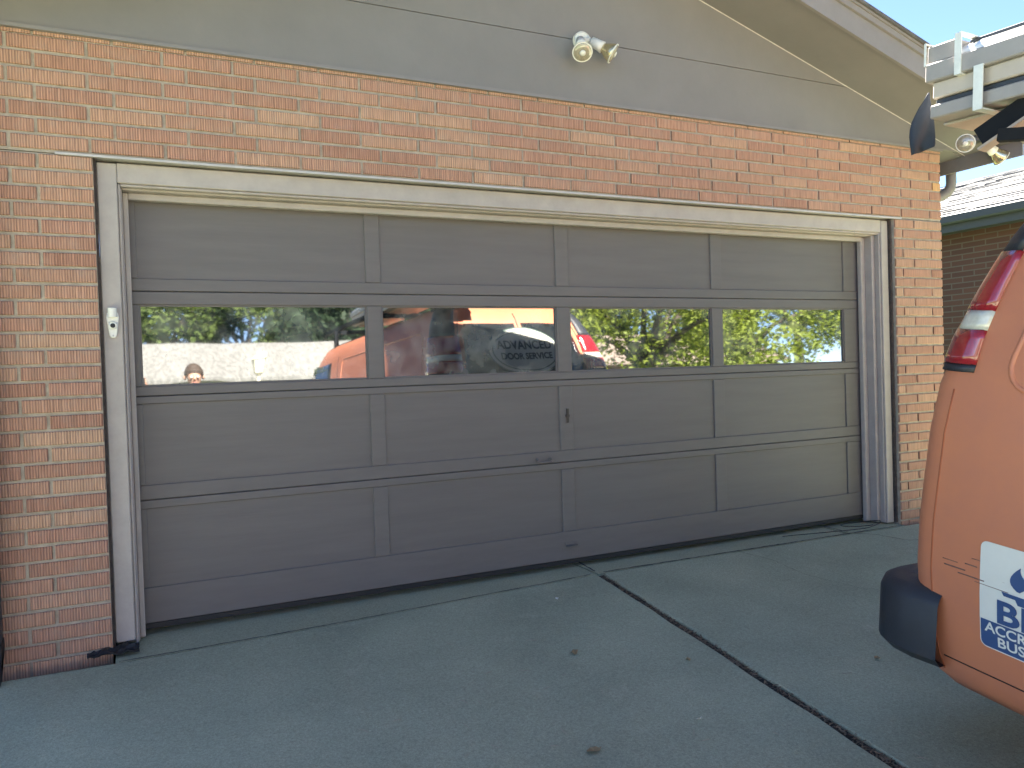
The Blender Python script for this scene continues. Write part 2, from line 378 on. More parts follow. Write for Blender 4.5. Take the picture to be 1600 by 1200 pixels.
# lintel, frame and door
MB().prism([(-.006, H-.004), (-.006, H+.006), (.16, H+.006), (.16, H+.001), (.0, H+.001), (.0, H-.004)], 'x', -.15, W+.07).build('lintel_angle', STEEL, house)
fr = empty('door_frame'); fr.parent = house
YB = .048
def framepiece(name, *a): return box(name, *a, TRIM, fr, bevel=.004)
framepiece('side_casing', .005, .086, YB, .10, .022, H-.012)
framepiece('side_casing', W-.080, W-.012, YB, .10, .0, H-.012)
framepiece('head_casing', .0865, W-.0805, YB+.003, .10, H-.098, H-.008)
framepiece('side_jamb', .060, .104, .1005, .24, .0, H-.10)
framepiece('side_jamb', W-.118, W-.070, .1005, .24, .0, H-.10)
framepiece('head_jamb', .1045, W-.1185, .1005, .24, H-.118, H-.09)
framepiece('side_stop', .1045, .128, .150, .196, .0, H-.12)
framepiece('side_stop', W-.160, W-.1185, .160, .196, .0, H-.12)
framepiece('head_stop', .1285, W-.1605, .150, .196, H-.150, H-.1185)
framepiece('bead', .0865, .098, YB+.014, .10, .0, H-.099)
framepiece('bead', W-.092, W-.0805, YB+.012, .10, .0, H-.099)
framepiece('bead', .0985, W-.0925, YB+.014, .10, H-.111, H-.0985)
box('caulk_bead', -.0065, .0045, .03, .06, .0, H-.004, mat('gap_dark', (.09, .07, .06), .95, noise_amt=.6, noise_scale=40), fr)
box('caulk_bead', W-.011, W+.003, .03, .2, .0, H-.004, MATS['gap_dark'], fr)

door = empty('garage_door'); door.parent = house; door['label'] = 'dark grey painted four section door with a row of glass panes'
DX0, DX1 = .09, 4.985
YF = .205                                     # face of rails and stiles
secs = [(.045, .632), (.635, 1.128), (1.131, 1.628), (1.631, 2.125)]
cols = [DX0, 1.30, 2.46, 3.63, DX1-.03]
def rail(x0, x1, z0, z1, name='rail'): return box(name, x0, x1, YF, YF+.04, z0, z1, DOOR, door, bevel=.003)
openz = {0: (.215, .592), 1: (.705, 1.092), 2: (1.176, 1.566), 3: (1.690, 2.075)}
SW = .082
xo = [(.155, 1.258), (1.340, 2.415), (2.505, 3.586), (3.674, 4.80)]
for i, (z0, z1) in enumerate(secs):
    a, b = openz[i]
    rail(DX0, DX1, z0, a, 'bottom_rail'); rail(DX0, DX1, b, z1, 'top_rail')
    edges = [DX0]+[q for p_ in xo for q in p_]+[DX1]
    for k in range(0, len(edges), 2): box('stile', edges[k], edges[k+1], YF+.0015, YF+.038, a+.0005, b-.0005, DOOR, door, bevel=.003)
    for k, (x0, x1) in enumerate(xo):
        if i == 2:
            pn = MB().box(x0-.008, x1+.008, YF+.020, YF+.024, a-.008, b+.008).build('pane', GLASS, door)
            pn.location = (0, 0, 0); pn.rotation_euler = (0, 0, 0)
            t_ = MB()
            for (p0, p1, q0, q1) in ((x0, x1, a+.0002, a+.008), (x0, x1, b-.008, b-.0002), (x0+.0002, x0+.008, a+.008, b-.008), (x1-.008, x1-.0002, a+.008, b-.008)):
                t_.box(p0, p1, YF+.010, YF+.0195, q0, q1)
            t_.build('putty_bead', DOOR, door)
        else:
            box('panel', x0-.008, x1+.008, YF+.011, YF+.017, a-.008, b+.008, DOORP, door)
# bottom weather strip, handles
box('weather_strip', DX0, DX1, YF-.004, YF+.03, .020, .0445, BLACK, door)
hd = MB(); hd.tube([(2.245, YF-.001, .665), (2.245, YF-.022, .662), (2.245, YF-.03, .652), (2.255, YF-.032, .648), (2.325, YF-.032, .648), (2.335, YF-.03, .652), (2.335, YF-.022, .662), (2.335, YF-.001, .665)], .006, 8)
hd.box(2.235, 2.257, YF-.003, YF-.0005, .650, .682); hd.box(2.323, 2.345, YF-.003, YF-.0005, .650, .682)
hd.build('lift_handle', DOOR, door, smooth=False)
MB().prism([(YF-.0005, .150), (YF-.004, .150), (YF-.004, .134), (YF-.030, .132), (YF-.030, .128), (YF-.0005, .128)], 'x', 2.425, 2.50).build('step_plate', DOOR, door)
lk = MB(); lk.tube([(2.466, YF+.001, .912), (2.466, YF-.006, .912)], [.014, .012], 14); lk.box(2.458, 2.474, YF-.004, YF-.0005, .87, .955)
lk.build('old_lock', mat('worn_lock', (.07, .055, .045), .6, metal=.3, noise_amt=.5, noise_scale=50), door)
# near-black sheet added behind the door, standing in for the dark interior
box('interior_dark_sheet', DX0-.02, DX1+.03, .262, .268, .02, 2.19, mat('interior_dark', (.012, .012, .012), .9), house)

# gable, soffit, fascia, roof
XC, PS = 2.49, .30
def zs(x): return 3.46-PS*(x-3.37) if x >= XC else 3.46-PS*((2*XC-x)-3.37)
XE = 5.885; XEL = 2*XC-XE
ZSEAM = 3.076
frz = box('frieze_strip', XL, XR, -.020, .012, ZT-.004, ZT+.012, FASCIA, house)
def xat(z): return XC+(zs(XC)-z)/PS
x1 = xat(ZSEAM-.002); x2 = xat(ZT+.013)
MB().prism([(XEL+.02, ZT+.013), (XE-.02, ZT+.013), (min(XE-.02, x2), ZT+.013+.001), (x1, ZSEAM-.002), (2*XC-x1, ZSEAM-.002)], 'y', -.012, .012).build('gable_panel', GREY, house)
x1 = xat(ZSEAM+.002)
MB().prism([(2*XC-x1, ZSEAM+.002), (x1, ZSEAM+.002), (XC, zs(XC))], 'y', -.0125, .012).build('gable_panel', GREY, house)
OV = -.44
for sgn in (1, -1):
    def X(x): return x if sgn > 0 else 2*XC-x
    def band(y0, y1, za, zb, name, m, xa=XC, xb=XE):
        return MB().prism([(X(xa), zs(xa)+za), (X(xb), zs(xb)+za), (X(xb), zs(xb)+zb), (X(xa), zs(xa)+zb)], 'y', y0, y1).build(name, m, house)
    band(OV, .02, .0, .03, 'rake_soffit', GREY)
    band(OV-.022, OV-.0005, -.022, .112, 'rake_fascia', FASCIA)
    band(OV-.040, OV-.0005, .1125, .150, 'rake_moulding', FASCIA)
    band(OV-.050, OV-.0005, .1505, .165, 'rake_moulding', FASCIA)
    band(OV-.066, 7.3, .166, .186, 'roof_deck', SHINGLE, XC, XE+.03)
    band(-.014, -.0125, -.007, -.0005, 'caulk_line', CAULK)
    MB().prism([(X(XR+.001), zs(XR)), (X(XE-.021), zs(XE)), (X(XE-.021), zs(XE)+.03), (X(XR+.001), zs(XR)+.03)], 'y', .0205, 7.2).build('eave_soffit', GREY, house)
    MB().prism([(X(XE-.02), zs(XE)-.10), (X(XE), zs(XE)-.10), (X(XE), zs(XE)+.164), (X(XE-.02), zs(XE)+.164)], 'y', OV, 7.2).build('eave_fascia', FASCIA, house)

# gutter and downspout at the right-hand eave
gt = empty('gutter', (XE, 0, zs(XE))); tag(gt, 'grey eave gutter with curved downspout elbow beyond the brick corner', 'gutter')
prof = [(.002, .01), (.08, .01), (.10, .05), (.125, .09), (.128, .12), (.122, .12), (.119, .092), (.094, .055), (.077, .016), (.008, .016), (.008, .12), (.002, .12)]
MB().prism(prof, 'y', OV-.03, 7.1).build('trough', FASCIA, gt)
DP = Vector((XE, 0, zs(XE)))
pth = [Vector(q)-DP for q in ((5.945, .16, 2.74), (5.945, .16, 2.55), (5.94, .165, 2.51), (5.92, .18, 2.475), (5.88, .22, 2.445), (5.79, .31, 2.405), (5.73, .37, 2.375), (5.69, .42, 2.32), (5.67, .44, 2.2), (5.67, .44, .1))]
MB().tube(pth, .038, 12).build('downspout', FASCIA, gt, smooth=True)

# downspout on the left pier
ld = empty('downspout', (-.49, -.05, 0)); tag(ld, 'dark brown downspout fixed to the left brick pier', 'downspout')
MB().box(-.04, .075, -.045, .045, .12, 2.69).build('pipe', BROWN, ld, bevel=.01)
MB().prism([(-.05, .12), (-.05, -.02), (-.13, -.07), (-.13, .02), (.05, .13)], 'x', -.045, .078).build('boot', BLACK, ld, bevel=.01)
for z in (.7, 1.9): box('strap', -.042, .067, -.047, .048, z, z+.03, BROWN, ld)

# ------------------------------------------------------------------ floodlights
def par_lamp(parent, base, direction, k=1.0):
    base, d = Vector(base), Vector(direction).normalized()
    S = MB().tube([base, base+d*.05*k, base+d*.075*k], [.026*k, .03*k, .034*k], 16).build('socket', WHITEP, parent, smooth=True)
    b = base+d*.06*k
    MB().tube([b, b+d*.02*k, b+d*.05*k, b+d*.075*k, b+d*.085*k], [.02*k, .028*k, .043*k, .053*k, .054*k], 22).build('bulb', REFLECTOR, parent, smooth=True)
    c = b+d*.0855*k
    MB().tube([c, c+d*.006*k, c+d*.011*k, c+d*.013*k], [.052*k, .048*k, .028*k, .008*k], 22).build('lens', LENS, parent, smooth=True)
    MB().tube([c+d*.012*k, c+d*.016*k], [.018*k, .012*k], 14).build('bright_center_disc', WHITEP, parent, smooth=True)  # pale disc painted in for the bright filament centre of the bulb
    MB().tube([c-d*.003, c+d*.002], [.057*k, .057*k], 22).build('rim', WHITEP, parent, smooth=False)
lp = at_y(908, 66, -.013)
fl = empty('floodlight', lp); tag(fl, 'white twin floodlight fixed to the grey gable above the door', 'floodlight')
MB().tube([(0, 0, 0), (0, -.022, 0), (0, -.03, 0)], [.056, .054, .04], 24).build('mounting_plate', WHITEP, fl, smooth=False)
MB().tube([(-.01, -.02, .0), (-.03, -.05, .0)], .016, 10).build('knuckle', WHITEP, fl)
MB().tube([(.01, -.02, .0), (.03, -.05, .0)], .016, 10).build('knuckle', WHITEP, fl)
par_lamp(fl, (-.035, -.05, -.015), (-.30, -.62, -.72)); par_lamp(fl, (.035, -.055, -.01), (.80, -.50, -.62))
lp = at_y(1524, 196, -.22); lp.z = zs(lp.x)-.001
f2 = empty('floodlight', lp); tag(f2, 'brass twin floodlight under the eave soffit at the brick corner', 'floodlight')
MB().tube([(0, 0, .004), (0, 0, -.025)], [.05, .046], 20).build('mounting_plate', BROWN, f2)
a_ = at_y(1501, 224, -.40)-lp; b_ = at_y(1566, 244, -.30)-lp
par_lamp(f2, a_*.35+Vector((0, 0, -.02)), a_-(a_*.35+Vector((0, 0, -.02))), 1.1); par_lamp(f2, Vector((.05, -.04, -.05)), (.75, -.2, -.55), 1.1)

# white photo-eye style holder on the left casing
ph = empty('sensor_bracket', (.046, YB-.001, 1.463)); tag(ph, 'small white plastic holder with round hole on left door casing', 'sensor')
MB().prism([(-.022, .052), (.022, .052), (.026, .03), (.015, -.05), (.009, -.062), (-.009, -.062), (-.015, -.05), (-.026, .03)], 'y', -.012, 0).build('back_plate', WHITEP, ph, bevel=.003)
MB().tube([(0, -.012, -.005), (0, -.026, -.008), (0, -.028, -.008)], [.019, .016, .011], 18).build('collar', WHITEP, ph)
MB().tube([(0, -.0285, -.008), (0, -.0295, -.008)], [.0105, .009], 14).build('hole', BLACK, ph)
MB().tube([(0, -.02, .03), (0, -.022, .072)], [.018, .019], 18).build('cup', WHITEP, ph)
for z in (.044, -.052): MB().tube([(0, -.012, z), (0, -.014, z)], .004, 8).build('screw', STEEL, ph)

# torn rubber at the rotten foot of the left casing
random.seed(4)
tr = MB(); rows = []
for i in range(10):
    row = []
    for k in range(15):
        q = Vector((k*.37, i*.41, 2.0)); x = -.105+.0145*k+.006*noise.noise(q*2.1); y = -.055+.0135*i*(.45+.55*min(1, k/6))+.010*noise.noise(q*1.7+Vector((9, 0, 0)))
        row.append((x, y, gz(0, y)+SL*min(0, y)*0+.004+.030*max(0, noise.noise(q*1.3)+.25)*(.5+.5*math.sin(i/9*3.14))))
    rows.append(row)
t_ = tr.grid(rows).build('rubber_scrap', BLACK, smooth=False, fix=False)
tag(t_, 'crumpled black rubber scrap at the foot of left door casing', 'rubber scrap')
sol = t_.modifiers.new('thick', 'SOLIDIFY'); sol.thickness = .006
# loose wire
wr = [(4.05, .10), (4.3, .03), (4.5, -.01), (4.7, -.02), (4.9, .03), (4.97, .09), (4.88, .14), (4.7, .15), (4.62, .12), (4.66, .06), (4.85, .02)]
pts = []
for i in range(len(wr)-1):
    for k in range(6):
        p0, p1, p2, p3 = [Vector(wr[max(0, min(len(wr)-1, i+j))]) for j in (-1, 0, 1, 2)]; t = k/6
        q = .5*((2*p1)+(-p0+p2)*t+(2*p0-5*p1+4*p2-p3)*t*t+(-p0+3*p1-3*p2+p3)*t**3)
        pts.append((q.x, q.y, .0095+.006*abs(math.sin(i+t))))
tag(MB().tube(pts, .003, 6).build('wire', BLACK, smooth=True), 'thin black wire looped on the concrete at the right jamb', 'wire')

# ------------------------------------------------------------------ dry leaves and twigs on the slab
LEAFM = mat('dead_leaf', (.36, .25, .12), .8, noise_amt=.4, noise_scale=60)
TWIGM = mat('dead_twig', (.42, .36, .26), .9, noise_amt=.3, noise_scale=60)
def ongr(u, v):
    d = ray(u, v); t = (-.004+SL*CAM.y-CAM.z)/(d.z-SL*d.y); return CAM+d*t
random.seed(17)
for (u, v, s, lab) in [(897, 1021, .030, 'small curled tan leaf lying beside the driveway joint'), (928, 1175, .032, 'pale pink dry leaf flat on the shaded concrete'),
                   (1075, 1033, .016, 'tiny dark leaf crumb beside the driveway joint'), (1092, 1126, .016, 'thin upright white leaf scrap on the left slab'),
                   (1370, 1030, .02, 'dark crumpled leaf on the slab by the van bumper'), (870, 937, .012, 'white paper crumb on the slab before the door')]:
    b = MB(); n = 9; c_ = ongr(u, v); a0 = random.uniform(0, 6.28)
    ring = [(s*math.cos(a0+6.283*k/n)*random.uniform(.6, 1.1), s*.62*math.sin(a0+6.283*k/n)*random.uniform(.6, 1.1), random.uniform(.002, .014)) for k in range(n)]
    b.add([(0, 0, .004)]+ring, [(0, k+1, (k+1) % n+1) for k in range(n)])
    o = b.build('dry_leaf', LEAFM if 'white' not in lab else WHITEP, loc=c_+Vector((0, 0, .001)), fix=False); tag(o, lab, 'leaf', 'leaf scraps on the driveway')
    o.rotation_euler = (-.0, .0, random.uniform(0, 6))
for i in range(34):
    u, v = random.uniform(560, 1560), random.uniform(985, 1195)
    if abs((v-895)-(u-940)*.66) < 25 or (u > 1400 and v < 1120): continue
    c_ = ongr(u, v); a = random.uniform(0, 6.28); l = random.uniform(.008, .028)
    d = Vector((math.cos(a), math.sin(a), SL*math.sin(a)))*l
    o = MB().tube([-d, Vector((d.y*.15, -d.x*.15, .002)), d], [.0011, .0013, .0008], 5).build('twig', TWIGM, loc=c_+Vector((0, 0, .002)))
    tag(o, 'thin pale dry twig lying on the driveway concrete', 'twig', 'twigs on the driveway')

# ------------------------------------------------------------------ the orange van
VY = R(4.5)
la = Vector((math.cos(VY), -math.sin(VY), 0)); ra = Vector((math.sin(VY), math.cos(VY), 0))
VK = Vector((2.50, -2.02, 0))
VO = VK+la*.98; VO.z = SL*VO.y-.012
van = empty('van', VO, (-SL*.98, 0, math.pi-VY)); tag(van, 'orange panel van with roof rack backed towards the garage', 'van')
VM = Matrix.Translation(VO) @ Matrix.Rotation(math.pi-VY, 4, 'Z') @ Matrix.Rotation(-SL*.98, 4, 'X')
VMI = VM.inverted()
ORANGE = mat('van_orange', (.53, .185, .085), .5, col2=(.46, .165, .09), noise_scale=5, bump=.03, bump_scale=25, coat=.12)
ORANGE.node_tree.nodes['Principled BSDF'].inputs['Coat Roughness'].default_value = .25
VGLASS = glass_material('van_glass', (.008, .010, .011), 1.6, .03, .05)
BUMP = mat('bumper_plastic', (.022, .025, .032), .5, noise_amt=.3, noise_scale=9, bump=.25, bump_scale=120)
RED = mat('tail_red', (.30, .012, .018), .2, noise_amt=.25, noise_scale=30, coat=1)
CLEAR = mat('reverse_lens', (.62, .60, .50), .25, noise_amt=.2, noise_scale=60, coat=1)
RACK = mat('rack_steel', (.008, .009, .012), .8, spec=.2, noise_amt=.3, noise_scale=14)
prof = [  # height, half width, rear, front
    (.30, .90, .06, 5.45), (.345, .945, .03, 5.55), (.42, .965, .012, 5.6), (.55, .985, .002, 5.62), (.70, .997, -.004, 5.62), (.85, 1.0, .0, 5.6), (1.0, .997, .010, 5.55),
    (1.15, .990, .018, 5.3), (1.30, .976, .036, 4.9), (1.45, .950, .075, 4.66), (1.60, .912, .125, 4.45), (1.75, .868, .185, 4.25), (1.88, .82, .255, 4.1), (1.98, .755, .335, 4.0), (2.04, .67, .42, 3.9), (2.075, .52, .55, 3.75)]
def vprof(z):
    z = max(prof[0][0], min(prof[-1][0], z))
    for a, b in zip(prof[:-1], prof[1:]):
        if a[0] <= z <= b[0]:
            t = (z-a[0])/(b[0]-a[0]); return [a[i]+(b[i]-a[i])*t for i in (1, 2, 3)]
CR = .115
def vpt(t, z):
    """outline of the van at height z: t 0..1 rear half towards the passenger side, 1..2 corner, 2.. then metres along the side"""
    s = -1 if t < 0 else 1; t = abs(t); w_, r_, f_ = vprof(z)
    if t <= 1: x, y = (w_-CR)*t, r_-.035*(1-t*t)*1.0
    elif t <= 2: a = (t-1)*math.pi/2; x, y = w_-CR+CR*math.sin(a), r_+CR-CR*math.cos(a)
    else: x, y = w_, r_+CR+(t-2)
    return Vector((s*x, y, z))
def vn(t, z):
    e = .004; a = vpt(t+e, z)-vpt(t-e, z); b = vpt(t, z+.01)-vpt(t, z-.01); n = a.cross(b).normalized()
    if t < 0: n = n
    out = Vector((vpt(t, z).x*.4, vpt(t, z).y-2.5, 0)); return n if n.dot(out) > 0 else -n
def vpatch(t0, t1, z0, z1, off, name, m, parent=van, nt_=10, nz_=8, thick=.006, zf=None):
    rows = []
    for j in range(nz_+1):
        row = []
        for i in range(nt_+1):
            t = t0+(t1-t0)*i/nt_; z = z0+(z1-z0)*j/nz_
            if zf: t, z = zf(i/nt_, j/nz_)
            row.append(vpt(t, z)+vn(t, z)*off)
        rows.append(row)
    b = MB().grid(rows)
    # skirt back to the body so that the patch has depth
    n = nt_+1; rim = [(0, i) for i in range(n)]+[(j, nt_) for j in range(1, nz_+1)]+[(nz_, i) for i in range(nt_-1, -1, -1)]+[(j, 0) for j in range(nz_-1, 0, -1)]
    base = len(b.v)
    def tz(j, i):
        if zf: return zf(i/nt_, j/nz_)
        return (t0+(t1-t0)*i/nt_, z0+(z1-z0)*j/nz_)
    for j, i in rim:
        t, z = tz(j, i); b.v.append(tuple(vpt(t, z)+vn(t, z)*(off-thick)))
    L_ = len(rim)
    for k in range(L_):
        a, c = rim[k], rim[(k+1) % L_]; b.f.append((a[0]*n+a[1], c[0]*n+c[1], base+(k+1) % L_, base+k))
    return b.build(name, m, parent, smooth=True)
# body shell
ts_r = [i/8 for i in range(-8, 9)]
def ring(z):
    w_, r_, f_ = vprof(z); pts = []
    T = [0, .25, .5, .75, 1]+[1+i/6 for i in range(1, 7)]
    right_ = [vpt(t, z) for t in T]
    L_ = f_-r_-CR-.25
    right_ += [Vector((w_, r_+CR+L_*k/8, z)) for k in range(1, 9)]
    right_ += [Vector((w_*(1-.10*k*k/9), f_-.25+.25*math.sin(k/3*1.57), z)) for k in (1, 2, 3)]
    right_ += [Vector((0, f_+.05, z))]
    left_ = [Vector((-q.x, q.y, q.z)) for q in reversed(right_[1:-1])]
    return right_+left_
zl = []
for a, b in zip(prof[:-1], prof[1:]): zl += [a[0], (a[0]+b[0])/2]
zl.append(prof[-1][0])
rings = [ring(z) for z in zl]; n = len(rings[0]); b = MB()
b.v = [tuple(q) for r_ in rings for q in r_]
b.f = [(i*n+k, i*n+(k+1) % n, (i+1)*n+(k+1) % n, (i+1)*n+k) for i in range(len(rings)-1) for k in range(n)]
b.f += [tuple(range(n-1, -1, -1)), tuple(range(len(b.v)-n, len(b.v)))]
body = b.build('body', ORANGE, van, smooth=True)
SEAM = mat('van_seam', (.03, .012, .008), .8)
# tail lamps, pillar caps, rear glass, seams
for s in (1, -1):
    def Z(za, zb, t0=.80, tb=2.045, tt=2.0):
        def f(u, v):
            z = za+(zb-za)*v; k = (z-1.37)/(1.72-1.37); t1 = tb+(tt-tb)*k
            return (s*(t0+.06*k+(t1-t0-.06*k)*u), z+.0*u)
        return f
    lm = vpatch(0, 0, 0, 0, .016, 'tail_lamp', RED, zf=Z(1.37, 1.475), nt_=14, nz_=4, thick=.03)
    vpatch(0, 0, 0, 0, .014, 'reverse_lens', CLEAR, lm, zf=Z(1.4765, 1.535), nt_=14, nz_=3, thick=.028)
    vpatch(0, 0, 0, 0, .016, 'upper_lens', RED, lm, zf=Z(1.5365, 1.715), nt_=14, nz_=6, thick=.03)
    vpatch(0, 0, 0, 0, .010, 'lamp_bezel', BUMP, lm, zf=Z(1.345, 1.3685), nt_=14, nz_=2, thick=.02)
    vpatch(0, 0, 0, 0, .012, 'pillar_cap', BUMP, zf=Z(1.717, 2.02, .84, 1.96, 1.96), nt_=12, nz_=8, thick=.02)
    vpatch(s*.05, s*.78, 1.28, 1.84, .008, 'rear_window', VGLASS, nt_=8, nz_=8, thick=.012)
    vpatch(s*.015, s*.80, 1.235, 1.24, .003, 'door_seam', SEAM, nt_=8, nz_=1, thick=.004)
    vpatch(s*.86, s*.87, .66, 1.9, .002, 'door_seam', SEAM, nt_=1, nz_=20, thick=.004)
    # horizontal crease low on the side, vertical corner seam
    vpatch(s*2.02, s*5.5, .407, .4105, .0022, 'body_crease', SEAM, nt_=30, nz_=1, thick=.003)
    vpatch(s*2.0, s*2.004, .36, 1.29, .0022, 'corner_seam', mat('van_seam_soft', (.30, .075, .025), .6), nt_=1, nz_=20, thick=.003)
vpatch(-.006, .006, .66, 1.95, .004, 'door_gap', SEAM, nt_=2, nz_=20, thick=.006)
# pressed window shape on the blank side
for s in (1, -1):
    for y0, y1 in ((.155, 1.25), (1.4, 2.6)):
        pth = []; za, zb, rr = 1.30, 1.80, .10
        for cx_, cz_, a0 in ((y1-rr, zb-rr, 0), (y0+rr, zb-rr, 90), (y0+rr, za+rr, 180), (y1-rr, za+rr, 270)):
            for k in range(7):
                a = R(a0+15*k); pth.append((cx_+rr*math.cos(a), cz_+rr*math.sin(a)))
        ext = []
        for i in range(len(pth)):
            p0, p1 = pth[i], pth[(i+1) % len(pth)]
            for k in range(4): ext.append((p0[0]+(p1[0]-p0[0])*k/4, p0[1]+(p1[1]-p0[1])*k/4))
        ext.append(ext[0])
        MB().tube([vpt(s*(2+y), z)+vn(s*(2+y), z)*-.004 for y, z in ext], .010, 8, cap=False).build('window_pressing', ORANGE, van, smooth=True)
# bumper
path = []
bx, by = 1.035, -.165
path = [(bx-.02, .16), (bx, .06)]
for k in range(1, 7): a = R(15*k); path.append((bx-.16+.16*math.cos(a)-.0, by+.16-.16*math.sin(a)+.02))
path += [(.45, by+.004), (0, by-.004)]
path = path+[(-x, y) for x, y in reversed(path[:-1])]
pr = [(.0, .40), (.0, .575), (.012, .605), (.04, .622), (.10, .63), (.16, .63), (.16, .40), (.10, .365), (.03, .37)]
rows = []
for i, (x, y) in enumerate(path):
    p0 = Vector(path[max(0, i-1)]); p1 = Vector(path[min(len(path)-1, i+1)]); t = (p1-p0).normalized(); nn = Vector((-t.y, t.x))   # inward
    if nn.dot(Vector((-x, .8-y))) < 0: nn = -nn
    rows.append([(x+nn.x*d, y+nn.y*d, z) for d, z in pr+[pr[0]]])
MB().grid(rows).build('rear_bumper', BUMP, van, smooth=True)
for s in (1, -1): MB().box(min(s*.2, s*.66), max(s*.2, s*.66), by+.075, by+.13, .629, .633).build('step_pad', BUMP, van, bevel=.001)
# number plate recess, door handle
MB().box(-.62, -.32, -.052, -.022, .80, .95).build('number_plate', WHITEP, van)
MB().box(.03, .08, -.075, -.02, 1.02, 1.16).build('door_handle', BUMP, van)
# wheels
for sx in (1, -1):
    for wy in (1.25, 4.65):
        wh = MB(); cx = sx*.86
        wh.tube([(cx-.11, wy, .36), (cx-.10, wy, .36), (cx+.10, wy, .36), (cx+.11, wy, .36)], [.31, .36, .36, .31], 36)
        wo = wh.build('wheel', BLACK, van)
        MB().tube([(cx+sx*.105, wy, .36), (cx+sx*.118, wy, .36), (cx+sx*.122, wy, .36)], [.235, .225, .10], 28).build('rim', STEEL, wo)
        MB().tube([(sx*.955, wy, .40), (sx*1.004, wy, .40)], [.44, .43], 36).build('wheel_arch', BLACK, van)
# front glass and doors (out of the photograph's sight)
MB().grid([[(x, 4.95-(z-1.28)*.98+.16*(1-abs(x)/.8)*.3, z) for x in (-.76, -.4, 0, .4, .76)] for z in (1.30, 1.55, 1.85)]).build('windscreen', VGLASS, van)
for s in (1, -1):
    vpatch(s*(2+3.05), s*(2+3.85), 1.30, 1.80, .006, 'cab_window', VGLASS, nt_=6, nz_=6)
    vpatch(s*(2+2.75), s*(2+2.756), .42, 1.85, .003, 'door_seam', SEAM, nt_=1, nz_=18)
# scrapes on the paint
SCR = mat('paint_scrape', (.24, .13, .10), .7, noise_amt=.6, noise_scale=60)
random.seed(9)
for i in range(9):
    z0 = random.uniform(.70, .80); t0 = 2.0+random.uniform(.02, .3)
    vpatch(t0, t0+random.uniform(.03, .12), z0, z0+random.uniform(.0015, .004), .0016, 'scrape', SCR, nt_=6, nz_=1, thick=.001)

# lettering: text curves turned to mesh and laid on the curved panel
def text_mesh(s, size, bold=.0, cond=1.0):
    cu = bpy.data.curves.new('t', 'FONT'); cu.body = s; cu.size = size; cu.align_x = 'CENTER'; cu.align_y = 'CENTER'; cu.offset = bold; cu.resolution_u = 4
    o = bpy.data.objects.new('t', cu); C.objects.link(o); dg = bpy.context.evaluated_depsgraph_get(); dg.update()
    me = bpy.data.meshes.new_from_object(o.evaluated_get(dg)); bpy.data.objects.remove(o); bpy.data.curves.remove(cu)
    for v in me.vertices: v.co.x *= cond
    return me
def on_side(me, cy, cz, off, s=1):
    """map (x right, y up) as read from outside on the passenger side"""
    for v in me.vertices:
        t = s*(2+cy+v.co.x-vprof(cz+v.co.y)[1]-CR+vprof(cz)[1]+CR-.0); z = cz+v.co.y
        v.co = vpt(t, z)+vn(t, z)*off
    me.update(); return me
def poly_mesh(pts, name='shape'):
    bm = bmesh.new(); vs_ = [bm.verts.new((x, y, 0)) for x, y in pts]; bm.faces.new(vs_)
    bmesh.ops.triangulate(bm, faces=bm.faces)
    for _ in range(2): bmesh.ops.subdivide_edges(bm, edges=[e for e in bm.edges if e.calc_length() > .05], cuts=1); bmesh.ops.triangulate(bm, faces=bm.faces)
    me = bpy.data.meshes.new(name); bm.to_mesh(me); bm.free(); return me
def rrect(w_, h_, r_):
    pts = []
    for cx_, cy_, a0 in ((w_/2-r_, h_/2-r_, 0), (-w_/2+r_, h_/2-r_, 90), (-w_/2+r_, -h_/2+r_, 180), (w_/2-r_, -h_/2+r_, 270)):
        for k in range(6): a = R(a0+18*k); pts.append((cx_+r_*math.cos(a), cy_+r_*math.sin(a)))
    return pts
STW = mat('sticker_white', (.66, .66, .60), .4, noise_amt=.06, noise_scale=12)
STB = mat('sticker_blue', (.035, .075, .19), .4, noise_amt=.1, noise_scale=20)
SCY, SCZ, SS = .345, .672, .335
def decal(name, me, m, parent, off):
    on_side(me, SCY, SCZ, off); me.materials.clear(); me.materials.append(m); return link(name, me, parent)
stk = decal('sticker', poly_mesh(rrect(SS, SS, .022)), STW, van, .002); stk['label'] = 'white square accreditation sticker with blue torch'
k = SS/.33
blue = [p_ for p_ in rrect(SS-.008, SS-.008, .018) if p_[1] < -.02*0-.06] 
ytop = -.078
blue = [(-(SS-.008)/2, ytop)]+[p_ for p_ in rrect(SS-.008, SS-.008, .018) if p_[1] < ytop]+[((SS-.008)/2, ytop)]
blue = sorted(blue, key=lambda q: math.atan2(q[1]+.12, q[0]))
decal('sticker_band', poly_mesh(blue), STB, stk, .003)
def bez(p0, p1, p2, p3, n=8): return [tuple((1-t)**3*p0[i]+3*(1-t)**2*t*p1[i]+3*(1-t)*t*t*p2[i]+t**3*p3[i] for i in (0, 1)) for t in [j/n for j in range(n)]]
f1 = bez((-.002, .022), (-.05, .05), (-.04, .085), (.012, .135))+bez((.012, .135), (.005, .10), (.03, .09), (.04, .07))+bez((.04, .07), (.055, .045), (.02, .035), (.005, .012))
big = [(x*1.15+.026, y*.98+.020) for x, y in f1]; small = [(x*.72-.046, y*.66+.028) for x, y in f1]
decal('torch_flame', poly_mesh(big), STB, stk, .003); decal('torch_flame', poly_mesh(small), STB, stk, .003)
decal('torch_base', poly_mesh([(-.095, .028), (.095, .028), (.088, .016), (.052, .016), (.044, .001), (-.044, .001), (-.052, .016), (-.088, .016)]), STB, stk, .003)
def decal_text(s, size, cx_, cy_, m, bold=.002, cond=1.0):
    me = text_mesh(s, size, bold, cond)
    for v in me.vertices: v.co.x += cx_; v.co.y += cy_
    return decal('lettering', me, m, stk, .0042)
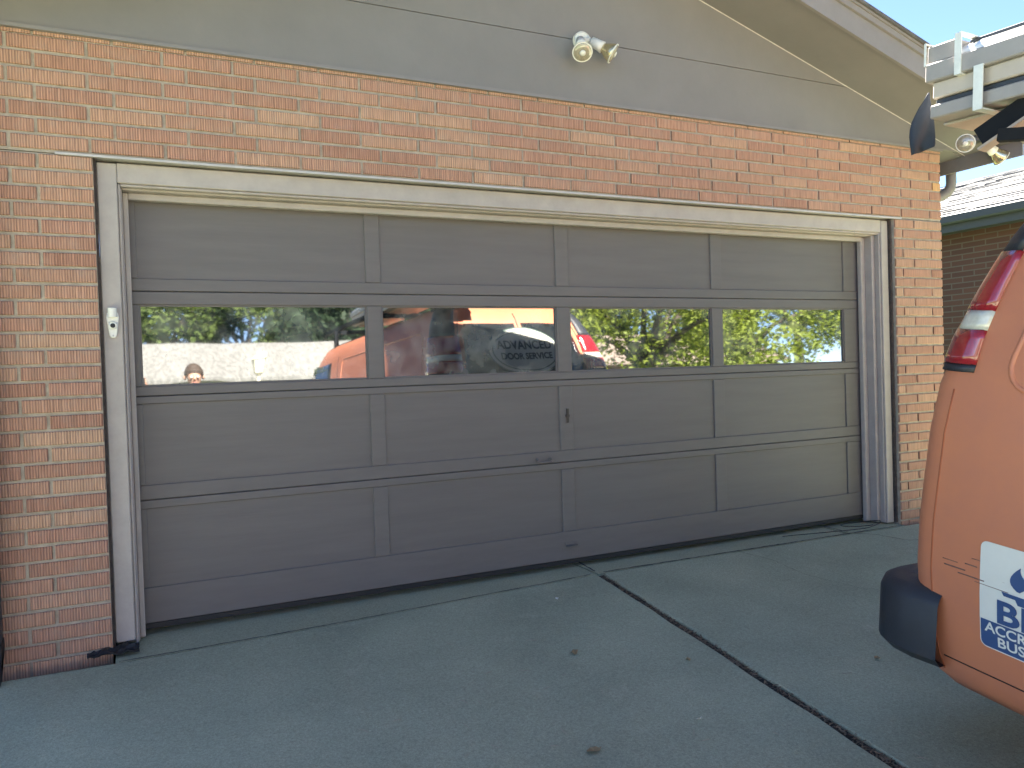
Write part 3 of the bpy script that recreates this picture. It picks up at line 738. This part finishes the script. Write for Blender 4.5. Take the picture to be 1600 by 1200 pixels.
decal_text('BBB', .100, 0, -.042, STB, .0028, 1.36)
decal_text('ACCREDITED', .043, 0, -.100, STW, .0008, 1.14); decal_text('BUSINESS', .043, 0, -.137, STW, .0008, 1.22)
# oval company sign on the rear glass
def on_rear(me, cz, off):
    for v in me.vertices:
        x, z = -v.co.x, cz+v.co.y; w_ = vprof(z)[0]-CR; t = x/w_; v.co = vpt(t, z)+vn(t, z)*off
    me.update(); return me
def rdecal(name, me, m, off, parent): on_rear(me, 1.56, off); me.materials.clear(); me.materials.append(m); return link(name, me, parent)
SIGNW = mat('sign_cream', (.50, .49, .42), .4); SIGNG = mat('sign_green', (.05, .09, .07), .4)
def ell(a, b_): return [(a*math.cos(6.2832*i/40), b_*math.sin(6.2832*i/40)) for i in range(40)]
sg = rdecal('oval_sign', poly_mesh(ell(.40, .235)), SIGNG, .012, van)
rdecal('sign_border', poly_mesh(ell(.385, .222)), SIGNW, .0135, sg); rdecal('sign_line', poly_mesh(ell(.355, .197)), SIGNG, .015, sg); rdecal('sign_field', poly_mesh(ell(.345, .188)), SIGNW, .0165, sg)
for s, size, yy in (('ADVANCED', .115, .055), ('DOOR SERVICE', .085, -.055)):
    me = text_mesh(s, size, .003, .95)
    for v in me.vertices: v.co.y += yy
    rdecal('lettering', me, mat('sign_letters', (.03, .05, .045), .5), .0185, sg)

# roof rack: rails, cross bars, legs and the rear braces
def V(*a): return VM @ Vector(a)
rack = empty('roof_rack'); rack.parent = van
for s in (1, -1): MB().bar((s*.66, .30, 2.26), (s*.66, 4.1, 2.26), .05, .05).build('side_rail', RACK, rack)
for y in (.55, 2.1, 3.6):
    MB().bar((-.72, y, 2.21), (.72, y, 2.21), .05, .05, (0, 0, 1)).build('cross_bar', RACK, rack)
    for s in (1, -1): MB().bar((s*.70, y, 2.0), (s*.70, y, 2.186), .05, .05, (0, 1, 0)).build('leg', RACK, rack)
def vl(u, v, d): return VMI @ at_depth(u, v, d)
p0, p1 = vl(1534, 217, 2.52), vl(1660, 130, 2.34)
MB().bar(p0, p1, .05, .062).build('brace', RACK, rack)
MB().bar(p0+Vector((0, 0, -.036)), p1+Vector((0, 0, -.036)), .058, .008).build('brace_edge', mat('rack_worn', (.42, .33, .27), .6, noise_amt=.3, noise_scale=20), rack)
p0, p1 = vl(1560, 212, 2.35), vl(1660, 206, 2.25)
MB().bar(p0, p1, .04, .035).build('rear_bar', RACK, rack)

# the strapped load on the rack
E0 = at_depth(1446, 72, 2.62)
ax = Vector((math.sin(R(2)), -math.cos(R(2)), -SL*.6)).normalized(); sidev = ax.cross(Vector((0, 0, 1))).normalized(); upv = sidev.cross(ax).normalized()
if sidev.x < 0: sidev = -sidev
load = empty('roof_load', E0); tag(load, 'strapped bundle of long grey door panels on the van rack', 'panel bundle')
LL = 3.6
def lbox(a0, a1, s0, s1, u0, u1, name, m, parent=load, bevel=.004):
    vs_ = [ax*a+sidev*s+upv*u for a in (a0, a1) for s, u in ((s0, u0), (s1, u0), (s1, u1), (s0, u1))]
    return MB().add(vs_, [(3, 2, 1, 0), (4, 5, 6, 7)]+[(i, (i+1) % 4, 4+(i+1) % 4, 4+i) for i in range(4)]).build(name, m, parent, bevel=bevel)
LG = mat('load_grey', (.33, .30, .28), .45, noise_amt=.2, noise_scale=7); LB = mat('load_beige', (.50, .43, .36), .5, noise_amt=.2, noise_scale=7)
LW = mat('load_film', (.80, .78, .74), .18, noise_amt=.12, noise_scale=12, bump=.6, bump_scale=18, coat=1, stretch=(1, 1, 1)); LD = mat('load_dark', (.03, .035, .042), .5)
STRAP = mat('strap_white', (.72, .72, .68), .5, noise_amt=.15, noise_scale=40)
lbox(.0, .10, .01, .46, -.062, -.004, 'end_block', LG)
fb = MB(); cs = [(.012, -.061), (.016, -.050), (.030, -.036), (.055, -.022), (.085, -.0125), (.46, -.0125), (.46, -.061)]
random.seed(31); st_ = [.10, .13, .16, .2]+[.2+.1*i for i in range(1, 35)]
rws = [[ax*a+sidev*(s+random.uniform(-.003, .003))+upv*(u+random.uniform(-.002, .002)) for s, u in cs] for a in st_]
fb.grid(rws).build('film_wrapped_panel', LW, load, smooth=True)
lbox(.10, LL, .080, .47, -.012, .0, 'top_panel', LD, bevel=.002)
lbox(.0, LL, .0, .48, -.122, -.0625, 'panel', LG)
lbox(.015, LL, .02, .47, -.176, -.1225, 'panel', LB)
lbox(.02, LL, .03, .46, -.196, -.1765, 'panel_gap_shade', LD)  # near-black strip painted in for the dark gap between the panels
lbox(.01, LL, .015, .49, -.240, -.1965, 'panel', LG)
lbox(.0, LL, .10, .40, -.250, -.2405, 'carrier_board', LB)
def hoop(a, s0, s1, u0, u1, wd, name='strap'):
    t = .004; b = MB()
    b2 = [(s0, u0), (s1, u0), (s1, u1), (s0, u1)]
    inn = [ax*(a+d)+sidev*s+upv*u for d in (0, wd) for s, u in b2]
    c = (s0+s1)/2, (u0+u1)/2
    out = [ax*(a+d)+sidev*(s+math.copysign(t, s-c[0]))+upv*(u+math.copysign(t, u-c[1])) for d in (0, wd) for s, u in b2]
    fs = []
    for i in range(4):
        j = (i+1) % 4; fs += [(8+i, 8+j, 12+j, 12+i), (i, j, 8+j, 8+i), (4+i, 12+i, 12+j, 4+j)]
    return b.add(inn+out, fs).build(name, STRAP, load)
hoop(.105, -.001, .481, -.1225, .001, .022); hoop(.17, -.002, .492, -.2515, -.121, .03)
hoop(.0, -.002, .482, -.065, .0015, .006, 'edge_band')
# dark warning cloth hanging from the end of the load
random.seed(2)
rows = []
fo = empty('flag_cloth', E0); tag(fo, 'dark navy cloth hanging from the end of the roof load', 'flag')
c0, c1 = at_depth(1451, 145, 2.74), at_depth(1440, 238, 2.74)
hl = right
wdt = [.004, .022, .045, .062, .078, .085, .088, .086, .080]
for i, w_ in enumerate(wdt):
    t = i/8; c_ = c0.lerp(c1, t)+right*(-.006*math.sin(t*3))
    rows.append([c_+hl*(w_*(q-.5))+fwd*(.012*math.sin(q*7+t*4)*t)+Vector((0, 0, .03*(q-.45) if i == 8 else 0))-E0 for q in [j/8 for j in range(9)]])
fc = MB().grid(rows).build('cloth', mat('flag_navy', (.018, .028, .045), .85, noise_amt=.3, noise_scale=30), fo, smooth=True)
fc.modifiers.new('thick', 'SOLIDIFY').thickness = .002

# ------------------------------------------------------------------ neighbouring house beyond the brick corner
NX = 9.0
nb = empty('neighbour_house', (NX, 4, 0)); tag(nb, 'neighbouring brick house in shade with a sunlit shingle roof', 'house')
NBRICK = bpy.data.materials.new('far_brick'); NBRICK.use_nodes = True
n_ = NBRICK.node_tree; b_n = n_.nodes['Principled BSDF']; b_n.inputs['Roughness'].default_value = .9
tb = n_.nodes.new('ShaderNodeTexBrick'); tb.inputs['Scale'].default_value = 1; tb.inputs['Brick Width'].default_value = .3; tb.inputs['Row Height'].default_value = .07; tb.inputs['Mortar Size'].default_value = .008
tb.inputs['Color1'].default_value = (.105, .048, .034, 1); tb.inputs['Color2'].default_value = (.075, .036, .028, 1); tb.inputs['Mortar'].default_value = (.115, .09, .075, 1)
tcn = n_.nodes.new('ShaderNodeTexCoord'); mpn = n_.nodes.new('ShaderNodeMapping'); mpn.inputs['Rotation'].default_value = (0, R(90), R(90))
sx = n_.nodes.new('ShaderNodeSeparateXYZ'); cx = n_.nodes.new('ShaderNodeCombineXYZ'); ad_ = n_.nodes.new('ShaderNodeMath'); ad_.operation = 'ADD'
n_.links.new(tcn.outputs['Object'], sx.inputs[0]); n_.links.new(sx.outputs[0], ad_.inputs[0]); n_.links.new(sx.outputs[1], ad_.inputs[1])
n_.links.new(ad_.outputs[0], cx.inputs[0]); n_.links.new(sx.outputs[2], cx.inputs[1]); n_.links.new(cx.outputs[0], tb.inputs['Vector']); n_.links.new(tb.outputs[0], b_n.inputs['Base Color'])
EH = 2.78
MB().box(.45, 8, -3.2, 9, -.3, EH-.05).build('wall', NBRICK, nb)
MB().box(.02, .06, -3.6, 9.4, EH-.10, EH+.09).build('eave_fascia', mat('dark_green_trim', (.045, .055, .055), .6), nb)
MB().box(-.07, .02, -3.62, 9.42, EH-.01, EH+.10).build('gutter', MATS['dark_green_trim'], nb, bevel=.015)
MB().box(.06, .45, -3.55, 9.35, EH-.06, EH-.045).build('eave_soffit', MATS['dark_green_trim'], nb)
NSH = mat('pale_shingle', (.17, .165, .155), .9, noise_amt=.75, noise_scale=9, bump=1, bump_scale=30, stretch=(1, .25, 1))
rf = MB()
random.seed(6)
ncourse = 22; run = 4.2; rise = 1.30
for i in range(ncourse):
    y = -3.65
    a, b_ = i/ncourse, (i+1)/ncourse+.004
    while y < 9.4:
        wd = random.uniform(.18, .42); x0, x1 = a*run-.02, b_*run; z0, z1 = EH+.115+a*rise+random.uniform(.0, .014), EH+.115+b_*rise
        rf.add([(x0, y, z0-.014), (x0, y+wd-.008, z0-.014), (x0, y+wd-.008, z0), (x0, y, z0), (x1, y, z1), (x1, y+wd-.008, z1)], [(0, 1, 2, 3), (3, 2, 5, 4)])
        y += wd
rfo = rf.build('roof_shingles', NSH, nb, fix=False); rfo['kind'] = 'stuff'
MB().prism([(.0, EH+.09), (run, EH+.09+rise), (2*run, EH+.09), (2*run, EH+.05), (.0, EH+.05)], 'y', -3.6, 9.35).build('roof', SHINGLE, nb)

# ------------------------------------------------------------------ across the street (seen in the panes)
def far_house(loc, wx, dy, eh, rise, wallm, roofm, label, chim=False):
    h = empty('house', loc); tag(h, label, 'house', 'houses across the street')
    MB().box(-wx/2, wx/2, -dy, 0, 0, eh).build('wall', wallm, h)
    MB().prism([(.6, eh-.05), (-dy/2, eh+rise), (-dy-.6, eh-.05), (-dy-.6, eh-.2), (.6, eh-.2)], 'x', -wx/2-.5, wx/2+.5).build('roof', roofm, h)
    for k in range(4):
        x = -wx/2+wx*(k+.5)/4
        if k == 1: MB().box(x-.5, x+.5, .001, .05, 0, 2.1).build('door', mat('far_door', (.12, .05, .03), .5), h); continue
        wn = MB().box(x-.8, x+.8, .001, .06, .9, 2.0).build('window', WHITEP, h); MB().box(x-.72, x+.72, .061, .07, .97, 1.93).build('pane', VGLASS, wn)
    if chim: MB().box(wx*.2-.4, wx*.2+.4, -dy/2-.4, -dy/2+.4, eh+rise*.6, eh+rise+.8).build('chimney', NBRICK, h)
FR = mat('far_roof_pale', (.27, .265, .245), .9, noise_amt=.7, noise_scale=3.5, bump=.6, bump_scale=12, stretch=(3, .6, 1))
FR2 = mat('far_roof_brown', (.28, .22, .18), .9, noise_amt=.4, noise_scale=4)
FW = mat('far_siding', (.52, .47, .40), .8, noise_amt=.1, noise_scale=2); FW2 = mat('far_brick_wall', (.33, .17, .11), .9, noise_amt=.25, noise_scale=3)
far_house((4.2, -30, -1.2), 16, 9, 2.5, 1.55, FW, FR, 'pale roofed house across the street behind the lamp post')
far_house((27, -31, -1.2), 15, 9, 2.6, 1.7, FW2, FR2, 'brown roofed brick house across the street')
far_house((-17, -31, -1.2), 15, 9, 2.6, 1.7, FW2, FR2, 'brick house across the street beside the tall trees', True)

def leaf_mat(name, c1, c2):
    m = mat(name, c1, .6, spec=.3, col2=c2, noise_scale=1.3); b = m.node_tree.nodes['Principled BSDF']
    b.inputs['Subsurface Weight'].default_value = 0
    tr_ = m.node_tree.nodes.new('ShaderNodeBsdfTranslucent'); tr_.inputs[0].default_value = (c1[0]*1.3, c1[1]*1.3, c1[2], 1)
    ms = m.node_tree.nodes.new('ShaderNodeMixShader'); ms.inputs[0].default_value = .35
    out = m.node_tree.nodes['Material Output']; m.node_tree.links.new(b.outputs[0], ms.inputs[1]); m.node_tree.links.new(tr_.outputs[0], ms.inputs[2]); m.node_tree.links.new(ms.outputs[0], out.inputs[0])
    return m
BARK = mat('bark', (.11, .085, .065), .95, noise_amt=.5, noise_scale=10, bump=1, bump_scale=20)
def tree(loc, hgt, rad, m, seed, label, n=6000, leaf=.42, trunk=.28):
    rng = random.Random(seed); root = empty('tree', loc); tag(root, label, 'tree', 'trees across the street')
    tb_ = MB(); th = hgt*.38
    tb_.tube([(0, 0, -.2), (0, 0, .3), (rng.uniform(-.1, .1), 0, th*.6), (rng.uniform(-.2, .2), rng.uniform(-.2, .2), th)], [trunk*1.4, trunk, trunk*.8, trunk*.6], 10)
    cl = []
    for i in range(26):
        while True:
            q = Vector((rng.uniform(-1, 1), rng.uniform(-1, 1), rng.uniform(-1, 1)))
            if .25 < q.length < 1: break
        c_ = Vector((q.x*rad, q.y*rad, hgt*.62+q.z*hgt*.36)); cl.append((c_, rng.uniform(.22, .42)*rad))
        if i < 12: tb_.tube([(0, 0, th*.85), tuple(Vector((0, 0, th))*.5+c_*.5+Vector((0, 0, .1))), tuple(c_)], [trunk*.4, trunk*.22, trunk*.07], 6)
    tb_.build('trunk', BARK, root, smooth=True)
    b = MB()
    for i in range(n):
        c_, r_ = cl[rng.randrange(len(cl))]
        d = Vector((rng.gauss(0, 1), rng.gauss(0, 1), rng.gauss(0, 1))).normalized()*r_*(rng.random()**.4)
        p_ = c_+d; a = Vector((rng.gauss(0, 1), rng.gauss(0, 1), rng.gauss(0, .6))).normalized(); s_ = a.orthogonal().normalized(); s_ = (Matrix.Rotation(rng.uniform(0, 6.28), 3, a) @ s_)
        l = leaf*rng.uniform(.6, 1.3)
        b.add([p_-a*l*.5, p_+s_*l*.33, p_+a*l*.6, p_-s_*l*.33], [(0, 1, 2, 3)])
    b.build('crown', m, root, fix=False)
LY = leaf_mat('leaf_bright', (.20, .24, .03), (.14, .19, .025)); LG2 = leaf_mat('leaf_mid', (.11, .15, .035), (.08, .12, .03)); LDK = leaf_mat('leaf_dark', (.035, .06, .025), (.025, .045, .02))
def mirror_at(u, v, dist):
    """a spot that the pane at pixel (u, v) shows by reflection, dist metres along the ray"""
    q = CAM+ray(u, v)*dist; return Vector((q.x, 2*.225-q.y, q.z))
def g_at(u, dist):
    q = mirror_at(u, 560, dist); return (q.x, q.y, gz(q.x, q.y)-.06)
tree(g_at(1010, 19), 6.2, 3.0, LY, 1, 'bright yellow green tree sunlit on the lawn opposite the drive', 15000, .12)
tree(g_at(1150, 23), 7.5, 3.0, LY, 2, 'tall light green tree at the kerb opposite the drive', 14000, .13)
tree(g_at(250, 54), 12, 5, LG2, 3, 'broad mid green tree behind the pale roofed house'); tree(g_at(380, 58), 13, 5, LDK, 4, 'dark green tree rising behind the roof ridge')
tree(g_at(470, 52), 11, 4.6, LG2, 5, 'rounded green tree behind the house by the hedge'); tree(g_at(560, 46), 10, 4.5, LDK, 6, 'dark spreading tree at the end of the pale roof')
tree(g_at(720, 50), 13, 5.5, LG2, 7, 'large green tree standing behind the van side street gap'); tree(g_at(900, 52), 12, 5, LDK, 8, 'dense dark tree between the two roofs')
tree(g_at(1250, 42), 12, 5.5, LDK, 9, 'very dark broad tree before the brown roofed house', 7000, .26); tree(g_at(1330, 60), 14, 6, LG2, 10, 'tall green tree behind the brown roofed house')
tree(g_at(120, 48), 12, 5, LG2, 11, 'green tree beside the far end of the pale roof')
tree(g_at(1100, 60), 14, 6, LDK, 12, 'tall dark tree far behind the lawn', 6000, .3)
# yard lamp post
q = g_at(405, 23)
pl = empty('lamp_post', q); tag(pl, 'cream yard lamp post with lantern head across the street', 'lamp post')
CREAM = mat('post_cream', (.72, .66, .50), .5)
MB().tube([(0, 0, -.1), (0, 0, .1), (0, 0, .12), (0, 0, 2.5)], [.12, .12, .07, .055], 14).build('post', CREAM, pl)
MB().tube([(0, 0, 2.5), (0, 0, 2.58), (0, 0, 2.95), (0, 0, 3.0), (0, 0, 3.15)], [.07, .16, .22, .26, .03], 8).build('lantern', CREAM, pl)
MB().tube([(0, 0, 3.15), (0, 0, 3.25)], [.03, .05], 8).build('finial', CREAM, pl)

# ------------------------------------------------------------------ the person with the phone (only the panes show the head)
SKIN = mat('skin', (.52, .30, .21), .55, noise_amt=.08, noise_scale=20); SHIRT = mat('shirt_cloth', (.14, .15, .17), .9, noise_amt=.15, noise_scale=30, bump=.2, bump_scale=60)
JEANS = mat('trouser_cloth', (.05, .065, .10), .9, noise_amt=.2, noise_scale=40); HAIR = mat('hair_brown', (.06, .04, .028), .7, noise_amt=.4, noise_scale=50)
SHOE = mat('shoe_leather', (.05, .04, .035), .6)
PX, PY = .66, -4.22; PZ = SL*PY-.012
person = empty('person', (PX, PY, PZ)); tag(person, 'person in dark shirt and jeans holding up a phone', 'person')
def skin(name, verts, edges, m, parent, sub=2, root=0):
    me = bpy.data.meshes.new(name); me.from_pydata([v[:3] for v in verts], edges, []); o = link(name, me, parent)
    md = o.modifiers.new('s', 'SKIN'); md.use_smooth_shade = True
    for i, v in enumerate(verts): me.skin_vertices[0].data[i].radius = (v[3], v[4] if len(v) > 4 else v[3])
    me.skin_vertices[0].data[root].use_root = True
    ss = o.modifiers.new('u', 'SUBSURF'); ss.levels = sub; ss.render_levels = sub
    dg = bpy.context.evaluated_depsgraph_get(); me2 = bpy.data.meshes.new_from_object(o.evaluated_get(dg))
    o.modifiers.clear(); o.data = me2; me2.materials.clear(); me2.materials.append(m)
    for p_ in me2.polygons: p_.use_smooth = True
    return o
hx, hy, hz = CAM.x-PX-.0, CAM.y-.03-PY, CAM.z-PZ        # phone position in the person's frame
Bv = [(0, 0, .93, .145, .115), (0, 0, 1.10, .135, .10), (0, -.01, 1.27, .15, .105), (0, -.01, 1.37, .10, .085), (0, .0, 1.43, .052), (0, .015, 1.50, .052), (0, .02, 1.555, .078, .088), (0, .02, 1.615, .076, .092), (0, .012, 1.665, .05, .06),
      (-.17, 0, 1.36, .056), (-.36, .04, 1.22, .042), (hx+.09, hy-.10, hz-.10, .033), (hx+.075, hy-.05, hz-.04, .024, .03), (hx+.068, hy-.028, hz-.0, .018, .036),
      (.17, 0, 1.36, .056), (.235, -.03, 1.10, .042), (.25, .04, .88, .030), (.25, .06, .80, .022, .036), (.25, .065, .755, .018, .036),
      (.09, 0, .86, .088), (.10, .015, .48, .060), (.105, -.01, .09, .040), (.11, .10, .04, .038, .03), (.115, .17, .03, .03, .022),
      (-.09, 0, .86, .088), (-.10, .015, .48, .060), (-.105, -.01, .09, .040), (-.11, .10, .04, .038, .03), (-.115, .17, .03, .03, .022)]
Be = [(0, 1), (1, 2), (2, 3), (3, 4), (4, 5), (5, 6), (6, 7), (7, 8), (3, 9), (9, 10), (10, 11), (11, 12), (12, 13), (3, 14), (14, 15), (15, 16), (16, 17), (17, 18), (0, 19), (19, 20), (20, 21), (21, 22), (22, 23), (0, 24), (24, 25), (25, 26), (26, 27), (27, 28)]
def chain(start, pts, radii):
    i0 = len(Bv); Bv.extend([(*p_, r_) for p_, r_ in zip(pts, radii)]); Be.append((start, i0)); Be.extend((i0+k, i0+k+1) for k in range(len(pts)-1))
for k, ln in enumerate((.066, .076, .072, .056)):         # hanging right hand, fingers slightly curled
    yy = .045+.018*k-.01; chain(18, [(.25, yy, .725), (.247, yy+.004, .725-ln*.5), (.238, yy+.008, .725-ln)], (.0085, .008, .007))
chain(17, [(.245, .115, .785), (.24, .128, .75), (.236, .128, .725)], (.010, .009, .008))
for k, ln in enumerate((.9, 1.0, .95, .8)):               # raised left hand closes on the phone's edge
    zz = hz+.030-.018*k; chain(13, [(hx+.078, hy-.012, zz), (hx+.060-.0, hy-.001, zz), (hx+.052-.018*ln, hy-.019+.012, zz)], (.0085, .008, .007))
chain(12, [(hx+.060, hy-.040, hz-.030), (hx+.035, hy-.026, hz-.012), (hx+.018, hy-.022, hz)], (.011, .009, .008))
skin('body', Bv, Be, SKIN, person)
nose = MB()
for s in (-1, 1):
    MB().tube([(s*.031, .104, 1.572), (s*.031, .111, 1.572)], [.012, .006], 10).build('eye', WHITEP, person); MB().tube([(s*.078, .012, 1.585), (s*.088, .006, 1.572), (s*.082, .006, 1.545)], [.012, .017, .009], 8).build('ear', SKIN, person, smooth=True)
MB().tube([(0, .104, 1.58), (0, .122, 1.553), (0, .108, 1.538)], [.008, .014, .009], 8).build('nose', SKIN, person, smooth=True)
MB().tube([(-.022, .098, 1.515), (0, .104, 1.513), (.022, .098, 1.515)], [.003, .006, .003], 8).build('mouth', mat('lips', (.40, .16, .13), .5), person, smooth=True)
hr = MB(); rows = []
for i in range(9):
    th = i/8*1.75
    rows.append([(math.sin(th)*math.cos(a)*.094, .005+math.sin(th)*math.sin(a)*(.108 if math.sin(a) < 0 else .098), 1.60+math.cos(th)*.115+(.035*max(0, math.sin(a)) if i > 5 else 0)) for a in [6.2832*k/18 for k in range(19)]])
hr.grid(rows).build('hair', HAIR, person, smooth=True)
skin('shirt', [(0, 0, .90, .155, .125), (0, 0, 1.10, .148, .112), (0, -.01, 1.27, .163, .117), (0, -.01, 1.375, .107, .093), (-.17, 0, 1.36, .066), (-.27, .02, 1.285, .058), (.17, 0, 1.36, .066), (.212, -.018, 1.19, .058)], [(0, 1), (1, 2), (2, 3), (3, 4), (4, 5), (3, 6), (6, 7)], SHIRT, person)
skin('trousers', [(0, 0, .93, .150, .122), (.09, 0, .85, .098), (.10, .015, .48, .072), (.105, -.01, .10, .056), (-.09, 0, .85, .098), (-.10, .015, .48, .072), (-.105, -.01, .10, .056)], [(0, 1), (1, 2), (2, 3), (0, 4), (4, 5), (5, 6)], JEANS, person)
for s in (1, -1): skin('shoe', [(s*.105, -.03, .05, .047, .05), (s*.11, .09, .04, .05, .042), (s*.116, .19, .03, .043, .032)], [(0, 1), (1, 2)], SHOE, person)
phone = empty('phone', (CAM.x+.0, CAM.y-.012, CAM.z)); tag(phone, 'dark smartphone held up in landscape by the person', 'phone')
MB().box(-.075, .075, -.012, -.004, -.036, .036).build('case', BLACK, phone, bevel=.003)
MB().box(-.070, .070, -.0135, -.0121, -.032, .032).build('screen', VGLASS, phone)
MB().tube([(0, -.0039, 0), (0, -.001, 0)], .008, 12).build('lens_ring', STEEL, phone)
